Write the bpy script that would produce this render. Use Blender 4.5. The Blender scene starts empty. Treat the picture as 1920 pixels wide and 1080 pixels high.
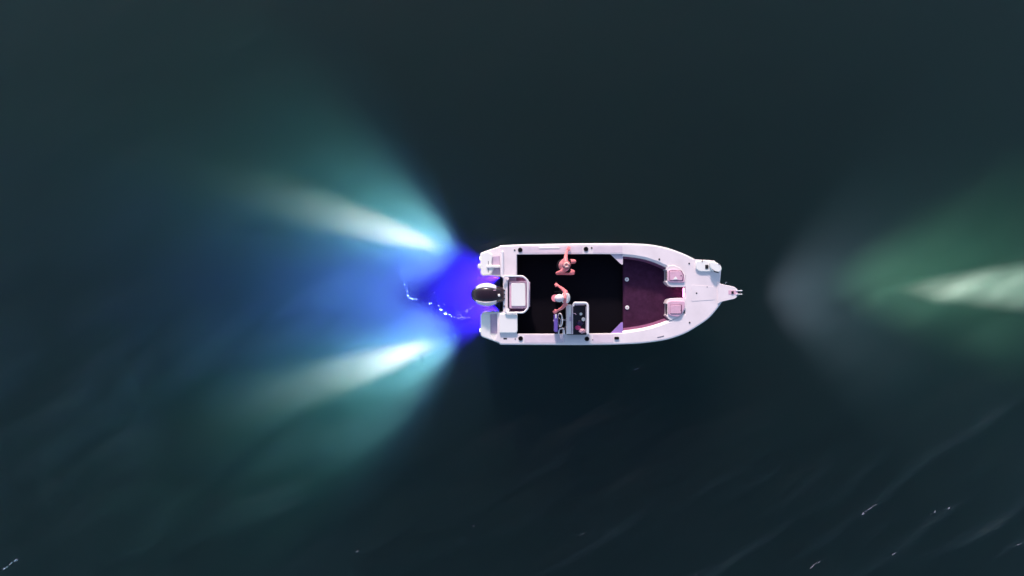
import bpy, bmesh, math, random
from mathutils import Vector, Matrix, noise
R = math.radians
sc = bpy.context.scene
col = sc.collection

# ------------------------------------------------------------------ camera
H = 20.0                       # drone height above the water, metres
S0 = 0.01413                   # metres per photo pixel (1920 wide) at water level
cam = bpy.data.cameras.new('camera')
cam.sensor_width = 36.0
cam.lens = 36.0 * H / (1920 * S0)
cam.clip_end = 2000
camo = bpy.data.objects.new('camera', cam)
camo.location = (0, 0, H)
col.objects.link(camo)
sc.camera = camo

# ------------------------------------------------------------------ dusk sky
SUN_EL, SUN_AZ = R(22), R(352)          # soft last light from the bottom of the picture
w = bpy.data.worlds.new('World'); sc.world = w; w.use_nodes = True
nt = w.node_tree
bg = nt.nodes['Background']
sky = nt.nodes.new('ShaderNodeTexSky'); sky.sky_type = 'NISHITA'
sky.sun_disc = False
sky.sun_elevation = SUN_EL; sky.sun_rotation = SUN_AZ
sky.air_density = 1.0; sky.dust_density = 1.2; sky.ozone_density = 1.0
nt.links.new(sky.outputs[0], bg.inputs[0])
bg.inputs[1].default_value = 0.15

sun = bpy.data.lights.new('dusk_sun', 'SUN')
sun.energy = 3.2; sun.angle = R(5); sun.color = (1.0, 0.77, 0.73)
suno = bpy.data.objects.new('dusk_sun', sun)
d = Vector((math.sin(SUN_AZ) * math.cos(SUN_EL), math.cos(SUN_AZ) * math.cos(SUN_EL), math.sin(SUN_EL)))
suno.rotation_euler = d.to_track_quat('Z', 'Y').to_euler()
suno.location = (0, 0, 30)
col.objects.link(suno)

vs = sc.view_settings
vs.view_transform = 'Standard'; vs.look = 'None'; vs.gamma = 1.0; vs.exposure = 0.55
vs.use_curve_mapping = False
cy = sc.cycles
cy.use_denoising = True
cy.max_bounces = 10; cy.diffuse_bounces = 3; cy.glossy_bounces = 3
cy.transmission_bounces = 6; cy.volume_bounces = 4; cy.transparent_max_bounces = 16
cy.sample_clamp_indirect = 4.0
cy.caustics_reflective = False; cy.caustics_refractive = False

# ------------------------------------------------------------------ helpers
def W(px, py, z=0.0):
    k = S0 * (H - z) / H
    return Vector(((px - 960) * k, (540 - py) * k, z))

BOAT_LOC = W(1140, 551.5, 0); BOAT_ROT = R(0.5)
_inv = (Matrix.Translation(BOAT_LOC) @ Matrix.Rotation(BOAT_ROT, 4, 'Z')).inverted()
def L(px, py, z=0.0):
    """photo position at a known real height -> boat coordinates"""
    return _inv @ W(px, py, z)

def mat(name, color, rough=0.5, metallic=0.0, var=0.0, scale=6.0, bump=0.0, bscale=40.0, coat=0.0,
        emit=None, estr=0.0, alpha=1.0, spec=0.5):
    m = bpy.data.materials.new(name); m.use_nodes = True
    t = m.node_tree; b = t.nodes['Principled BSDF']
    b.inputs['Base Color'].default_value = (*color, 1)
    b.inputs['Roughness'].default_value = rough
    b.inputs['Metallic'].default_value = metallic
    b.inputs['Coat Weight'].default_value = coat
    b.inputs['Specular IOR Level'].default_value = spec
    b.inputs['Alpha'].default_value = alpha
    if emit:
        b.inputs['Emission Color'].default_value = (*emit, 1)
        b.inputs['Emission Strength'].default_value = estr
    tc = t.nodes.new('ShaderNodeTexCoord')
    if var > 0:
        n = t.nodes.new('ShaderNodeTexNoise'); n.inputs['Scale'].default_value = scale
        n.inputs['Detail'].default_value = 5
        t.links.new(tc.outputs['Object'], n.inputs['Vector'])
        r = t.nodes.new('ShaderNodeValToRGB')
        r.color_ramp.elements[0].position = 0.3; r.color_ramp.elements[1].position = 0.7
        r.color_ramp.elements[0].color = (*[c * (1 - var) for c in color], 1)
        r.color_ramp.elements[1].color = (*[min(1, c * (1 + var * 0.4)) for c in color], 1)
        t.links.new(n.outputs['Fac'], r.inputs['Fac'])
        t.links.new(r.outputs['Color'], b.inputs['Base Color'])
    if bump > 0:
        n2 = t.nodes.new('ShaderNodeTexNoise'); n2.inputs['Scale'].default_value = bscale
        t.links.new(tc.outputs['Object'], n2.inputs['Vector'])
        bp = t.nodes.new('ShaderNodeBump'); bp.inputs['Strength'].default_value = bump
        bp.inputs['Distance'].default_value = 0.01
        t.links.new(n2.outputs['Fac'], bp.inputs['Height'])
        t.links.new(bp.outputs['Normal'], b.inputs['Normal'])
    return m

M = {}
M['gel'] = mat('white_gelcoat', (0.87, 0.785, 0.81), 0.35, var=0.09, scale=2.5, coat=0.2)
M['rail'] = mat('white_coated_tube', (0.80, 0.78, 0.82), 0.3)
M['bright'] = mat('clean_white_cushion', (0.85, 0.85, 0.83), 0.55, bump=0.1, bscale=25)
M['nonskid'] = mat('lilac_nonskid', (0.75, 0.64, 0.73), 0.8, var=0.10, scale=5, bump=0.4, bscale=160)
M['recess'] = mat('lilac_recess_paint', (0.58, 0.45, 0.60), 0.6, var=0.12, scale=5)
M['carpet'] = mat('black_marine_carpet', (0.010, 0.009, 0.013), 1.0, var=0.2, scale=60, bump=0.5, bscale=200, spec=0.0)
M['plum'] = mat('plum_marine_carpet', (0.066, 0.021, 0.056), 0.95, var=0.28, scale=9, bump=0.5, bscale=180, spec=0.1)
M['mauve'] = mat('mauve_liner_shade', (0.22, 0.085, 0.17), 0.95, var=0.2, scale=12, bump=0.4, bscale=180, spec=0.1)  # painted shade for the lower cove of the fore liner
M['cush'] = mat('pink_grey_vinyl', (0.72, 0.44, 0.57), 0.55, var=0.12, scale=9, bump=0.15, bscale=30)
M['groove'] = mat('plum_seam', (0.16, 0.05, 0.12), 0.8)
M['black'] = mat('black_plastic', (0.008, 0.007, 0.01), 0.45)
M['blackhole'] = mat('black_rubber_cap', (0.004, 0.004, 0.006), 0.8, spec=0.1)
M['grey'] = mat('grey_fitting', (0.25, 0.22, 0.27), 0.4, metallic=0.4)
M['steel'] = mat('stainless_steel', (0.75, 0.75, 0.78), 0.2, metallic=0.9)
M['cowl'] = mat('glossy_dark_plum_cowl', (0.020, 0.007, 0.014), 0.2, coat=0.25)
M['cowlw'] = mat('white_cowl_panel', (0.78, 0.74, 0.80), 0.3, var=0.12, scale=12)
M['hullp'] = mat('white_hull_paint', (0.75, 0.74, 0.77), 0.35, var=0.08, scale=2)
M['seatp'] = mat('violet_vinyl', (0.14, 0.085, 0.42), 0.45, bump=0.15)
M['skin'] = mat('pink_lit_skin', (0.80, 0.22, 0.245), 0.5, var=0.10, scale=8)  # the pink of the light is mixed into the skin colour
M['bun'] = mat('pale_blond_hair', (0.85, 0.50, 0.48), 0.5, var=0.3, scale=50, bump=0.6, bscale=70)
M['hair'] = mat('strawberry_blond_hair', (0.50, 0.13, 0.16), 0.5, var=0.5, scale=40, bump=0.6, bscale=70)
M['topp'] = mat('pink_cotton_top', (0.72, 0.27, 0.31), 0.8, var=0.25, scale=12)
M['shirt'] = mat('white_cotton_shirt', (0.82, 0.78, 0.80), 0.8, var=0.06, scale=10)
M['cap'] = mat('pale_cap_cloth', (0.80, 0.68, 0.72), 0.8, var=0.08, scale=10)
M['brim'] = mat('coral_cap_brim', (0.78, 0.24, 0.30), 0.7)
M['dark'] = mat('black_cotton', (0.010, 0.009, 0.014), 0.9, spec=0.1)
M['shoe'] = mat('dark_sole', (0.012, 0.010, 0.014), 0.8, spec=0.2)
M['magenta'] = mat('magenta_cloth', (0.55, 0.05, 0.20), 0.8, var=0.3, scale=30)
M['pinkcloth'] = mat('pink_cloth', (0.75, 0.42, 0.50), 0.8, var=0.25, scale=30)
M['dash'] = mat('black_dash', (0.006, 0.004, 0.012), 0.35)
M['screen'] = mat('dark_screen_glass', (0.03, 0.015, 0.06), 0.1)
M['foam'] = mat('white_foam_glint', (0.50, 0.54, 0.70), 0.7, alpha=0.8)  # also serves the glint flecks on the wave crests
M['seabed'] = mat('silt', (0.03, 0.035, 0.03), 0.95, var=0.4, scale=0.5)
M['lens_w'] = mat('white_lamp_lens', (0.8, 0.8, 0.8), 0.2, emit=(1, 1, 1), estr=8)
M['lens_b'] = mat('blue_lamp_lens', (0.1, 0.05, 0.8), 0.2, emit=(0.2, 0.02, 1), estr=8)
M['perspex'] = mat('smoked_acrylic', (0.02, 0.012, 0.03), 0.08, alpha=0.45)

def link(name, me, m, parent=None, smooth=None):
    if m is not None:
        me.materials.clear(); me.materials.append(m)
    o = bpy.data.objects.new(name, me); col.objects.link(o)
    if parent is not None: o.parent = parent
    if smooth is not None:
        for p in me.polygons: p.use_smooth = True
        if smooth < 180:
            me.set_sharp_from_angle(angle=R(smooth))
    return o
def fin(name, bm, m, parent=None, smooth=None, bevel=0.0, seg=2):
    bmesh.ops.recalc_face_normals(bm, faces=bm.faces)
    me = bpy.data.meshes.new(name); bm.to_mesh(me); bm.free()
    o = link(name, me, m, parent, smooth)
    if bevel > 0:
        b = o.modifiers.new('bevel', 'BEVEL'); b.width = bevel; b.segments = seg
        b.limit_method = 'ANGLE'; b.angle_limit = R(40)
    return o
def prism_bm(bm, pts, z0, z1, taper=1.0):
    c = Vector((sum(p[0] for p in pts) / len(pts), sum(p[1] for p in pts) / len(pts)))
    lo = [bm.verts.new((p[0], p[1], z0)) for p in pts]
    hi = [bm.verts.new((c.x + (p[0] - c.x) * taper, c.y + (p[1] - c.y) * taper, z1)) for p in pts]
    n = len(pts)
    bm.faces.new(lo[::-1]); bm.faces.new(hi)
    for i in range(n):
        bm.faces.new((lo[i], lo[(i + 1) % n], hi[(i + 1) % n], hi[i]))
def round_poly(pts, r, seg=5):
    out = []; n = len(pts); P = [Vector(p[:2]) for p in pts]
    for i in range(n):
        a, b, c = P[i - 1], P[i], P[(i + 1) % n]
        rr = r[i] if isinstance(r, (list, tuple)) else r
        if rr <= 0: out.append(b); continue
        d1 = (a - b); d2 = (c - b)
        t = min(rr, d1.length * 0.49, d2.length * 0.49)
        p1 = b + d1.normalized() * t; p2 = b + d2.normalized() * t
        for k in range(seg + 1):
            f = k / seg
            out.append(p1 * (1 - f) ** 2 + b * 2 * f * (1 - f) + p2 * f * f)
    return out
def prism(name, px, z0, z1, m, parent, r=0.0, bevel=0.006, taper=1.0, rsm=None):
    """flat-topped solid whose top outline is given at photo positions, at its real height z1"""
    pts = [L(x, y, z1) for x, y in px]
    if rsm is None: rsm = r * S0 if not isinstance(r, (list, tuple)) else [q * S0 for q in r]
    if r: pts = round_poly(pts, rsm)
    bm = bmesh.new(); prism_bm(bm, pts, z0, z1, taper)
    return fin(name, bm, m, parent, bevel=bevel, smooth=35)
def rect(x0, y0, x1, y1): return [(x0, y0), (x1, y0), (x1, y1), (x0, y1)]
def catmull(pts, n=8, closed=False):
    P = [Vector(p) for p in pts]; out = []; N = len(P)
    for i in range(N if closed else N - 1):
        p0 = P[i - 1] if (closed or i > 0) else P[i]
        p1 = P[i]; p2 = P[(i + 1) % N]
        p3 = P[(i + 2) % N] if (closed or i + 2 < N) else p2
        for k in range(n):
            t = k / n
            out.append(0.5 * ((2 * p1) + (p2 - p0) * t + (2 * p0 - 5 * p1 + 4 * p2 - p3) * t * t + (3 * p1 - p0 - 3 * p2 + p3) * t ** 3))
    if not closed: out.append(P[-1])
    return out
def tube_bm(bm, path, r, closed=False, seg=8):
    P = [Vector(p) for p in path]; n = len(P); rings = []
    rr = r if isinstance(r, (list, tuple)) else [r] * n
    up = Vector((0, 0, 1))
    for i in range(n):
        if closed: t = (P[(i + 1) % n] - P[i - 1])
        else: t = P[min(i + 1, n - 1)] - P[max(i - 1, 0)]
        t.normalize()
        a = t.cross(up)
        if a.length < 0.1: a = t.cross(Vector((1, 0, 0)))
        a.normalize(); b = t.cross(a).normalized()
        rings.append([bm.verts.new(P[i] + (a * math.cos(2 * math.pi * k / seg) + b * math.sin(2 * math.pi * k / seg)) * rr[i]) for k in range(seg)])
    for i in range(n if closed else n - 1):
        A, B = rings[i], rings[(i + 1) % n]
        for k in range(seg):
            bm.faces.new((A[k], A[(k + 1) % seg], B[(k + 1) % seg], B[k]))
    if not closed:
        bm.faces.new(rings[0]); bm.faces.new(rings[-1][::-1])
def tube(name, path, r, m, parent, closed=False, seg=8):
    bm = bmesh.new(); tube_bm(bm, path, r, closed, seg)
    return fin(name, bm, m, parent, smooth=60)
def cyl(name, c, r, h, m, parent, seg=20, bevel=0.003, r2=None, axis='Z'):
    bm = bmesh.new()
    bmesh.ops.create_cone(bm, cap_ends=True, segments=seg, radius1=r, radius2=r if r2 is None else r2, depth=h)
    if axis == 'X': bmesh.ops.rotate(bm, verts=bm.verts, matrix=Matrix.Rotation(math.pi / 2, 3, 'Y'))
    bmesh.ops.translate(bm, verts=bm.verts, vec=c)
    return fin(name, bm, m, parent, smooth=40, bevel=bevel)
def disc_px(name, px, py, rpx, z0, z1, m, parent, r2f=1.0):
    c = L(px, py, z1); c.z = (z0 + z1) / 2
    return cyl(name, c, rpx * S0 * (H - z1) / H, z1 - z0, m, parent, r2=rpx * S0 * (H - z1) / H * r2f)
def thing(name, label, cat, loc, rz=0, group=None):
    o = bpy.data.objects.new(name, None); o.empty_display_size = 0.2; col.objects.link(o)
    o.location = loc; o.rotation_euler = (0, 0, rz); o['label'] = label; o['category'] = cat
    if group: o['group'] = group
    return o

# ------------------------------------------------------------------ water body
def wave(x, y):
    amp = 0.35 + 2.4 / (1 + math.exp((y + 1.5) * 0.55))     # the lower part of the bay is rougher
    ca, sa = math.cos(R(31)), math.sin(R(31))
    u = x * ca + y * sa; v = -x * sa + y * ca               # crests run along u
    z = 0.0
    v2 = v + 0.5 * noise.noise((u * 0.22, v * 0.25, 3.1))
    z += 0.008 * math.sin(v2 * 2 * math.pi / 2.3 + 1.5 * noise.noise((u * 0.2, v * 0.1, 9.0)))
    z += 0.022 * noise.noise((u * 0.35, v * 1.0, 1.3))
    z += 0.036 * noise.noise((u * 0.6 + 7, v * 2.2, 5.2))
    z += 0.005 * noise.noise((u * 2.5, v * 6.0, 8.2))
    return z * amp
def axis(f, step, far):
    n = int(round(2 * f / step)); a = [-f + step * i for i in range(n + 1)]
    e = []; s = step; x = f
    while x < far:
        s *= 1.6; x = min(x + s, far); e.append(x)
    return [-q for q in e[::-1]] + a + e
FAR = 300
xs = axis(15.5, 0.09, FAR); ys = axis(9.5, 0.09, FAR)
nx, ny = len(xs), len(ys)
verts = []
for y in ys:
    for x in xs:
        f = 1.0 if (abs(x) < 15.6 and abs(y) < 9.6) else 0.0
        verts.append((x, y, wave(x, y) if f else 0.0))
faces = [(j * nx + i, j * nx + i + 1, (j + 1) * nx + i + 1, (j + 1) * nx + i) for j in range(ny - 1) for i in range(nx - 1)]
DEPTH = -9.0
base = len(verts)
ring = [i for i in range(nx)] + [j * nx + nx - 1 for j in range(1, ny)] + [(ny - 1) * nx + i for i in range(nx - 2, -1, -1)] + [j * nx for j in range(ny - 2, 0, -1)]
for k in ring: verts.append((verts[k][0], verts[k][1], DEPTH))
nr = len(ring)
for k in range(nr):
    faces.append((ring[(k + 1) % nr], ring[k], base + k, base + (k + 1) % nr))
faces.append(tuple(base + k for k in range(nr))[::-1])
me = bpy.data.meshes.new('water'); me.from_pydata(verts, [], faces); me.update()
mw = bpy.data.materials.new('sea_water'); mw.use_nodes = True
t = mw.node_tree; t.nodes.clear()
out = t.nodes.new('ShaderNodeOutputMaterial')
mix = t.nodes.new('ShaderNodeMixShader'); fr = t.nodes.new('ShaderNodeFresnel'); fr.inputs['IOR'].default_value = 1.33
geo = t.nodes.new('ShaderNodeNewGeometry'); ior = t.nodes.new('ShaderNodeMapRange')   # same mirror strength from both sides of the surface
ior.inputs['To Min'].default_value = 1.33; ior.inputs['To Max'].default_value = 1 / 1.33
t.links.new(geo.outputs['Backfacing'], ior.inputs['Value']); t.links.new(ior.outputs[0], fr.inputs['IOR'])
tr = t.nodes.new('ShaderNodeBsdfTransparent'); gl = t.nodes.new('ShaderNodeBsdfGlossy')
gl.inputs['Roughness'].default_value = 0.03
tc = t.nodes.new('ShaderNodeTexCoord'); mp = t.nodes.new('ShaderNodeMapping')
mp.inputs['Rotation'].default_value = (0, 0, R(-31)); mp.inputs['Scale'].default_value = (1.0, 2.2, 1)
nz = t.nodes.new('ShaderNodeTexNoise'); nz.inputs['Scale'].default_value = 3.6; nz.inputs['Detail'].default_value = 6
nz.inputs['Roughness'].default_value = 0.62
bp = t.nodes.new('ShaderNodeBump'); bp.inputs['Strength'].default_value = 0.5; bp.inputs['Distance'].default_value = 0.06
t.links.new(tc.outputs['Object'], mp.inputs['Vector']); t.links.new(mp.outputs[0], nz.inputs['Vector'])
t.links.new(nz.outputs['Fac'], bp.inputs['Height'])
t.links.new(bp.outputs[0], gl.inputs['Normal']); t.links.new(bp.outputs[0], fr.inputs['Normal'])
t.links.new(fr.outputs[0], mix.inputs[0]); t.links.new(tr.outputs[0], mix.inputs[1]); t.links.new(gl.outputs[0], mix.inputs[2])
t.links.new(mix.outputs[0], out.inputs['Surface'])
# suspended silt scatters a little, the water itself swallows red first, then blue, then green
vsx = t.nodes.new('ShaderNodeVolumeScatter'); vab = t.nodes.new('ShaderNodeVolumeAbsorption'); add = t.nodes.new('ShaderNodeAddShader')
SCAT = 0.64
vsx.inputs['Color'].default_value = (0.80, 0.90, 1.0, 1); vsx.inputs['Density'].default_value = SCAT
vsx.inputs['Anisotropy'].default_value = 0.92
ABS = (0.48, 0.165, 0.17); AD = 1.0
vab.inputs['Color'].default_value = (1 - ABS[0], 1 - ABS[1], 1 - ABS[2], 1); vab.inputs['Density'].default_value = AD
t.links.new(vsx.outputs[0], add.inputs[0]); t.links.new(vab.outputs[0], add.inputs[1])
t.links.new(add.outputs[0], out.inputs['Volume'])
water = link('water', me, mw, None, smooth=180); water['kind'] = 'structure'
bm = bmesh.new(); n = 60
gv = [[bm.verts.new((-250 + 500 * i / n, -250 + 500 * j / n, -8.2 + 0.35 * noise.noise((i * 0.7, j * 0.7, 2)))) for i in range(n + 1)] for j in range(n + 1)]
for j in range(n):
    for i in range(n): bm.faces.new((gv[j][i], gv[j][i + 1], gv[j + 1][i + 1], gv[j + 1][i]))
sb = fin('seabed', bm, M['seabed'], None, smooth=180); sb['kind'] = 'structure'

# ------------------------------------------------------------------ the boat
GZ = 0.75           # gunwale height
FLOOR = 0.25        # cockpit sole
FORE = 0.40         # raised fore deck
boat = thing('motor_boat', 'white open motor boat with black cockpit floor drifting on dark water', 'boat', BOAT_LOC, BOAT_ROT)

TOP = [(937, 462), (976, 460), (1020, 459.2), (1064, 458.4), (1110, 458), (1152, 458), (1195, 458.6), (1224.6, 461), (1253.7, 467.3), (1283, 478), (1306, 489.8), (1327, 505), (1341, 521), (1352, 535)]
BOT = [(937, 644.4), (976, 644.8), (1020, 645), (1064, 645.2), (1110, 645), (1152, 644.4), (1195, 642.5), (1224.6, 639.4), (1253.7, 634.2), (1283, 624), (1306, 610.8), (1327, 596.3), (1341, 581), (1352, 566.5)]
top_c = [L(p.x, p.y, GZ) for p in catmull([Vector(p) for p in TOP], 4)]
bot_c = [L(p.x, p.y, GZ) for p in catmull([Vector(p) for p in BOT], 4)]
outer = top_c + bot_c[::-1]            # from the stern along the far side round the bow and back

# hull: lofted stations, gunwale -> chine -> keel
bm = bmesh.new(); rows = []
N = len(top_c)
for i in range(N):
    f = i / (N - 1)
    a, b = top_c[i], bot_c[i]; mid = (a + b) / 2
    bow = max(0, (f - 0.45) / 0.55)
    tk = -0.42 + 0.75 * bow ** 2.6; ch = -0.08 + 0.52 * bow ** 2.2
    inn = 0.985; cin = 0.90 - 0.28 * bow ** 1.5
    sh = -0.30 * bow ** 2
    row = []
    for (fy, z) in ((inn, GZ - 0.05), (0.96 * (1 - 0.06 * bow), 0.40), (cin, ch), (cin * 0.5, (ch + tk) / 2), (0, tk), (-cin * 0.5, (ch + tk) / 2), (-cin, ch), (-0.96 * (1 - 0.06 * bow), 0.40), (-inn, GZ - 0.05)):
        q = (GZ - 0.05 - z) / (GZ + 0.4)
        hv = (a - mid) * fy
        row.append(bm.verts.new((mid.x + hv.x + sh * q * 1.6, mid.y + hv.y, z)))
    rows.append(row)
for i in range(N - 1):
    for k in range(8):
        bm.faces.new((rows[i][k], rows[i + 1][k], rows[i + 1][k + 1], rows[i][k + 1]))
bm.faces.new(rows[0]); bm.faces.new(rows[-1][::-1])
hull = fin('hull', bm, M['hullp'], boat, smooth=35)
tube('rub_rail', [p + Vector((0, 0, -0.03)) for p in outer], 0.026, M['rail'], hull, False, 8)

# deck with the big cockpit opening
inner_px = [(969, 477.2), (1040, 476.8), (1110, 476.4), (1168, 476.6), (1190, 479), (1212, 483), (1235, 491), (1258, 502), (1285.2, 517), (1285.2, 590), (1258, 602.5), (1232, 612), (1205, 619), (1168, 624.3), (1110, 625.4), (1040, 625.8), (969, 625.8)]
notch = [(969, 588.5), (944, 587), (944, 517), (969, 514.5)]
inner = [L(x, y, GZ) for x, y in inner_px + notch]
def ring_deck(name, outer, inner, z0, z1, m, parent, bevel):
    bm = bmesh.new()
    lo = [bm.verts.new((p.x, p.y, z1)) for p in outer]; li = [bm.verts.new((p.x, p.y, z1)) for p in inner]
    es = [bm.edges.new((l[i], l[(i + 1) % len(l)])) for l in (lo, li) for i in range(len(l))]
    bmesh.ops.triangle_fill(bm, edges=es, use_beauty=True, use_dissolve=False)
    topf = list(bm.faces)
    mp_ = {v: bm.verts.new((v.co.x, v.co.y, z0)) for v in lo + li}
    for f in topf: bm.faces.new([mp_[v] for v in f.verts][::-1])
    for l in (lo, li):
        for i in range(len(l)):
            a, b = l[i], l[(i + 1) % len(l)]
            bm.faces.new((a, b, mp_[b], mp_[a]))
    return fin(name, bm, m, parent, bevel=bevel, smooth=30)
# stern line of the deck: cut round the transom well
stern_out = [L(x, y, GZ) for x, y in [(938, 520), (943.5, 520.5), (943.5, 584), (938, 586)]]
deck_outer = outer + [L(938, 586, GZ), L(943.2, 584, GZ), L(943.2, 520.5, GZ), L(938, 518, GZ)]
deck = ring_deck('deck', deck_outer, [L(x, y, GZ) for x, y in inner_px + [(969, 588.5), (952, 587), (952, 518), (969, 516)]], GZ - 0.05, GZ, M['gel'], boat, 0.012)

# liner walls: straight in the cockpit, a deep cove round the fore deck
def loft(name, loops, m, parent, smooth=50):
    bm = bmesh.new(); rs = [[bm.verts.new(p) for p in l] for l in loops]
    for a, b in zip(rs, rs[1:]):
        for i in range(len(a) - 1): bm.faces.new((a[i], a[i + 1], b[i + 1], b[i]))
    return fin(name, bm, m, parent, smooth=smooth)
for sgn, seq in ((1, [(969, 477.2), (1040, 476.8), (1110, 476.4), (1168, 476.6)]), (-1, [(969, 625.8), (1040, 625.8), (1110, 625.4), (1168, 624.3)])):
    a = [L(x, y - sgn * 0.6, GZ) for x, y in seq]
    z_ = Vector((0, sgn * 0.012, 0))
    loft('cockpit_wall', [[Vector((p.x, p.y, GZ - 0.02)) + z_ for p in a], [Vector((p.x, p.y + sgn * 0.03, FLOOR + 0.002)) for p in a]], M['carpet'], boat)
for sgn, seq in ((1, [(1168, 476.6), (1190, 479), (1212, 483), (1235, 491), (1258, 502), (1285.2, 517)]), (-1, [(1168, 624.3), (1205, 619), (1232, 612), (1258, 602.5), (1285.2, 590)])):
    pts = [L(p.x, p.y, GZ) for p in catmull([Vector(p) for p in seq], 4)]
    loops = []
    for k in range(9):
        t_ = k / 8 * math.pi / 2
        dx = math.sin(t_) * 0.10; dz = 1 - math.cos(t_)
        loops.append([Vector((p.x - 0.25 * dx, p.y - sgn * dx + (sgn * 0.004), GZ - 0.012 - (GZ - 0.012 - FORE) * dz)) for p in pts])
    loft('fore_liner', loops[:4], M['gel'], boat, 180)
    loft('fore_liner_shade', loops[3:], M['mauve'], boat, 180)  # lower cove in mauve: its shading is put into the colour

prism('cockpit_floor', [(944, 470), (1169, 470), (1169, 632), (944, 632)], FLOOR - 0.04, FLOOR, M['carpet'], boat, bevel=0)
prism('fore_deck_floor', [(1168.5, 474), (1196, 476), (1226, 484), (1258, 499), (1284, 514), (1284, 592), (1258, 605), (1226, 616), (1196, 624), (1168.5, 627)], FLOOR - 0.03, FORE, M['plum'], boat, bevel=0.008)
bw = prism('fore_bulkhead', [(1284.8, 512), (1288, 512), (1288, 594), (1284.8, 594)], FLOOR, GZ - 0.02, M['gel'], boat, bevel=0)
M['led'] = mat('pink_led_strip', (0.8, 0.3, 0.5), 0.4, emit=(1.0, 0.22, 0.50), estr=10)
prism('led_strip', [(1281.2, 540.5), (1282.0, 540.5), (1282.0, 557), (1281.2, 557)], 0.55, 0.585, M['led'], bw, bevel=0)
# corner gussets
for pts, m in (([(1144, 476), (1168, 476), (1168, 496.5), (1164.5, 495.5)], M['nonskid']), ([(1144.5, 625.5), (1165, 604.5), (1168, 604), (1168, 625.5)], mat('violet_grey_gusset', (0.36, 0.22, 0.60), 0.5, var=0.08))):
    prism('corner_gusset', pts, GZ - 0.09, GZ - 0.055, m, boat, r=2, bevel=0.006)
# snap-in pedestal bases
for x, y in ((1175.5, 524), (1176, 576.8)):
    p = disc_px('pedestal_base', x, y, 4.0, FORE, FORE + 0.018, M['bright'], boat, 0.92)
    disc_px('pedestal_socket', x, y, 1.5, FORE + 0.018, FORE + 0.021, M['cush'], p)

# nonskid pads on the gunwales
prism('gunwale_pad', [(979, 463), (1092, 461.5), (1092, 474), (979, 474.5)], GZ, GZ + 0.004, M['nonskid'], boat, bevel=0)
prism('gunwale_pad', [(1112, 461.5), (1167, 461.5), (1167, 474), (1112, 474)], GZ, GZ + 0.004, M['nonskid'], boat, bevel=0)
prism('gunwale_pad', [(983, 628.5), (1058, 628.5), (1058, 642.5), (983, 642.5)], GZ, GZ + 0.004, M['nonskid'], boat, bevel=0)
prism('gunwale_pad', [(1112, 628.5), (1150, 628), (1150, 642), (1112, 642.5)], GZ, GZ + 0.004, M['nonskid'], boat, bevel=0)
prism('grab_handle', [(1010, 463.2), (1049, 462.9), (1049, 466), (1010, 466.3)], GZ + 0.004, GZ + 0.014, M['bright'], boat, r=1.2, bevel=0.006)
# rod holders, cleats and little fittings
for x, y in ((975.4, 468.6), (1098.8, 467), (976.2, 634.8), (1100.6, 635.4)):
    rh = disc_px('rod_holder', x, y, 4.4, GZ + 0.004, GZ + 0.014, M['blackhole'], boat)
    bm = bmesh.new(); c = L(x, y, GZ + 0.014)
    tube_bm(bm, [c + Vector((math.cos(a) * 0.05, math.sin(a) * 0.05, 0.002)) for a in [2 * math.pi * k / 20 for k in range(20)]], 0.007, True, 6)
    fin('rim', bm, M['black'], rh, smooth=60)
for x, y, r_ in ((965, 468.8, 1.5), (1109.5, 464.9, 1.6), (966, 635.4, 1.2), (1111.4, 637.2, 1.2), (1236.3, 486, 1.6), (1292.3, 494, 1.5), (1293.2, 604.8, 1.5), (1306.2, 549.6, 1.5), (1326, 538, 1.0)):
    disc_px('deck_fitting', x, y, r_, GZ, GZ + 0.012, M['grey'] if r_ < 1.4 else M['black'], boat)
cl = prism('cleat', [(1152, 631.6), (1161, 631.6), (1161, 636.6), (1152, 636.6)], GZ, GZ + 0.03, M['blackhole'], boat, r=2.2)
prism('deck_slot', [(943.8, 633.8), (950.6, 633.8), (950.6, 636.2), (943.8, 636.2)], GZ, GZ + 0.005, M['black'], boat, r=1, bevel=0)
prism('scuff_plate', [(1232, 632.2), (1245, 629.2), (1245, 630.8), (1233, 633.6)], GZ, GZ + 0.006, M['grey'], boat, bevel=0)

# foredeck hatch lines
hp = prism('anchor_hatch', [(1296, 534), (1340, 537), (1340, 562), (1296, 565)], GZ, GZ + 0.006, M['gel'], boat, r=3, bevel=0.002)

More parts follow.
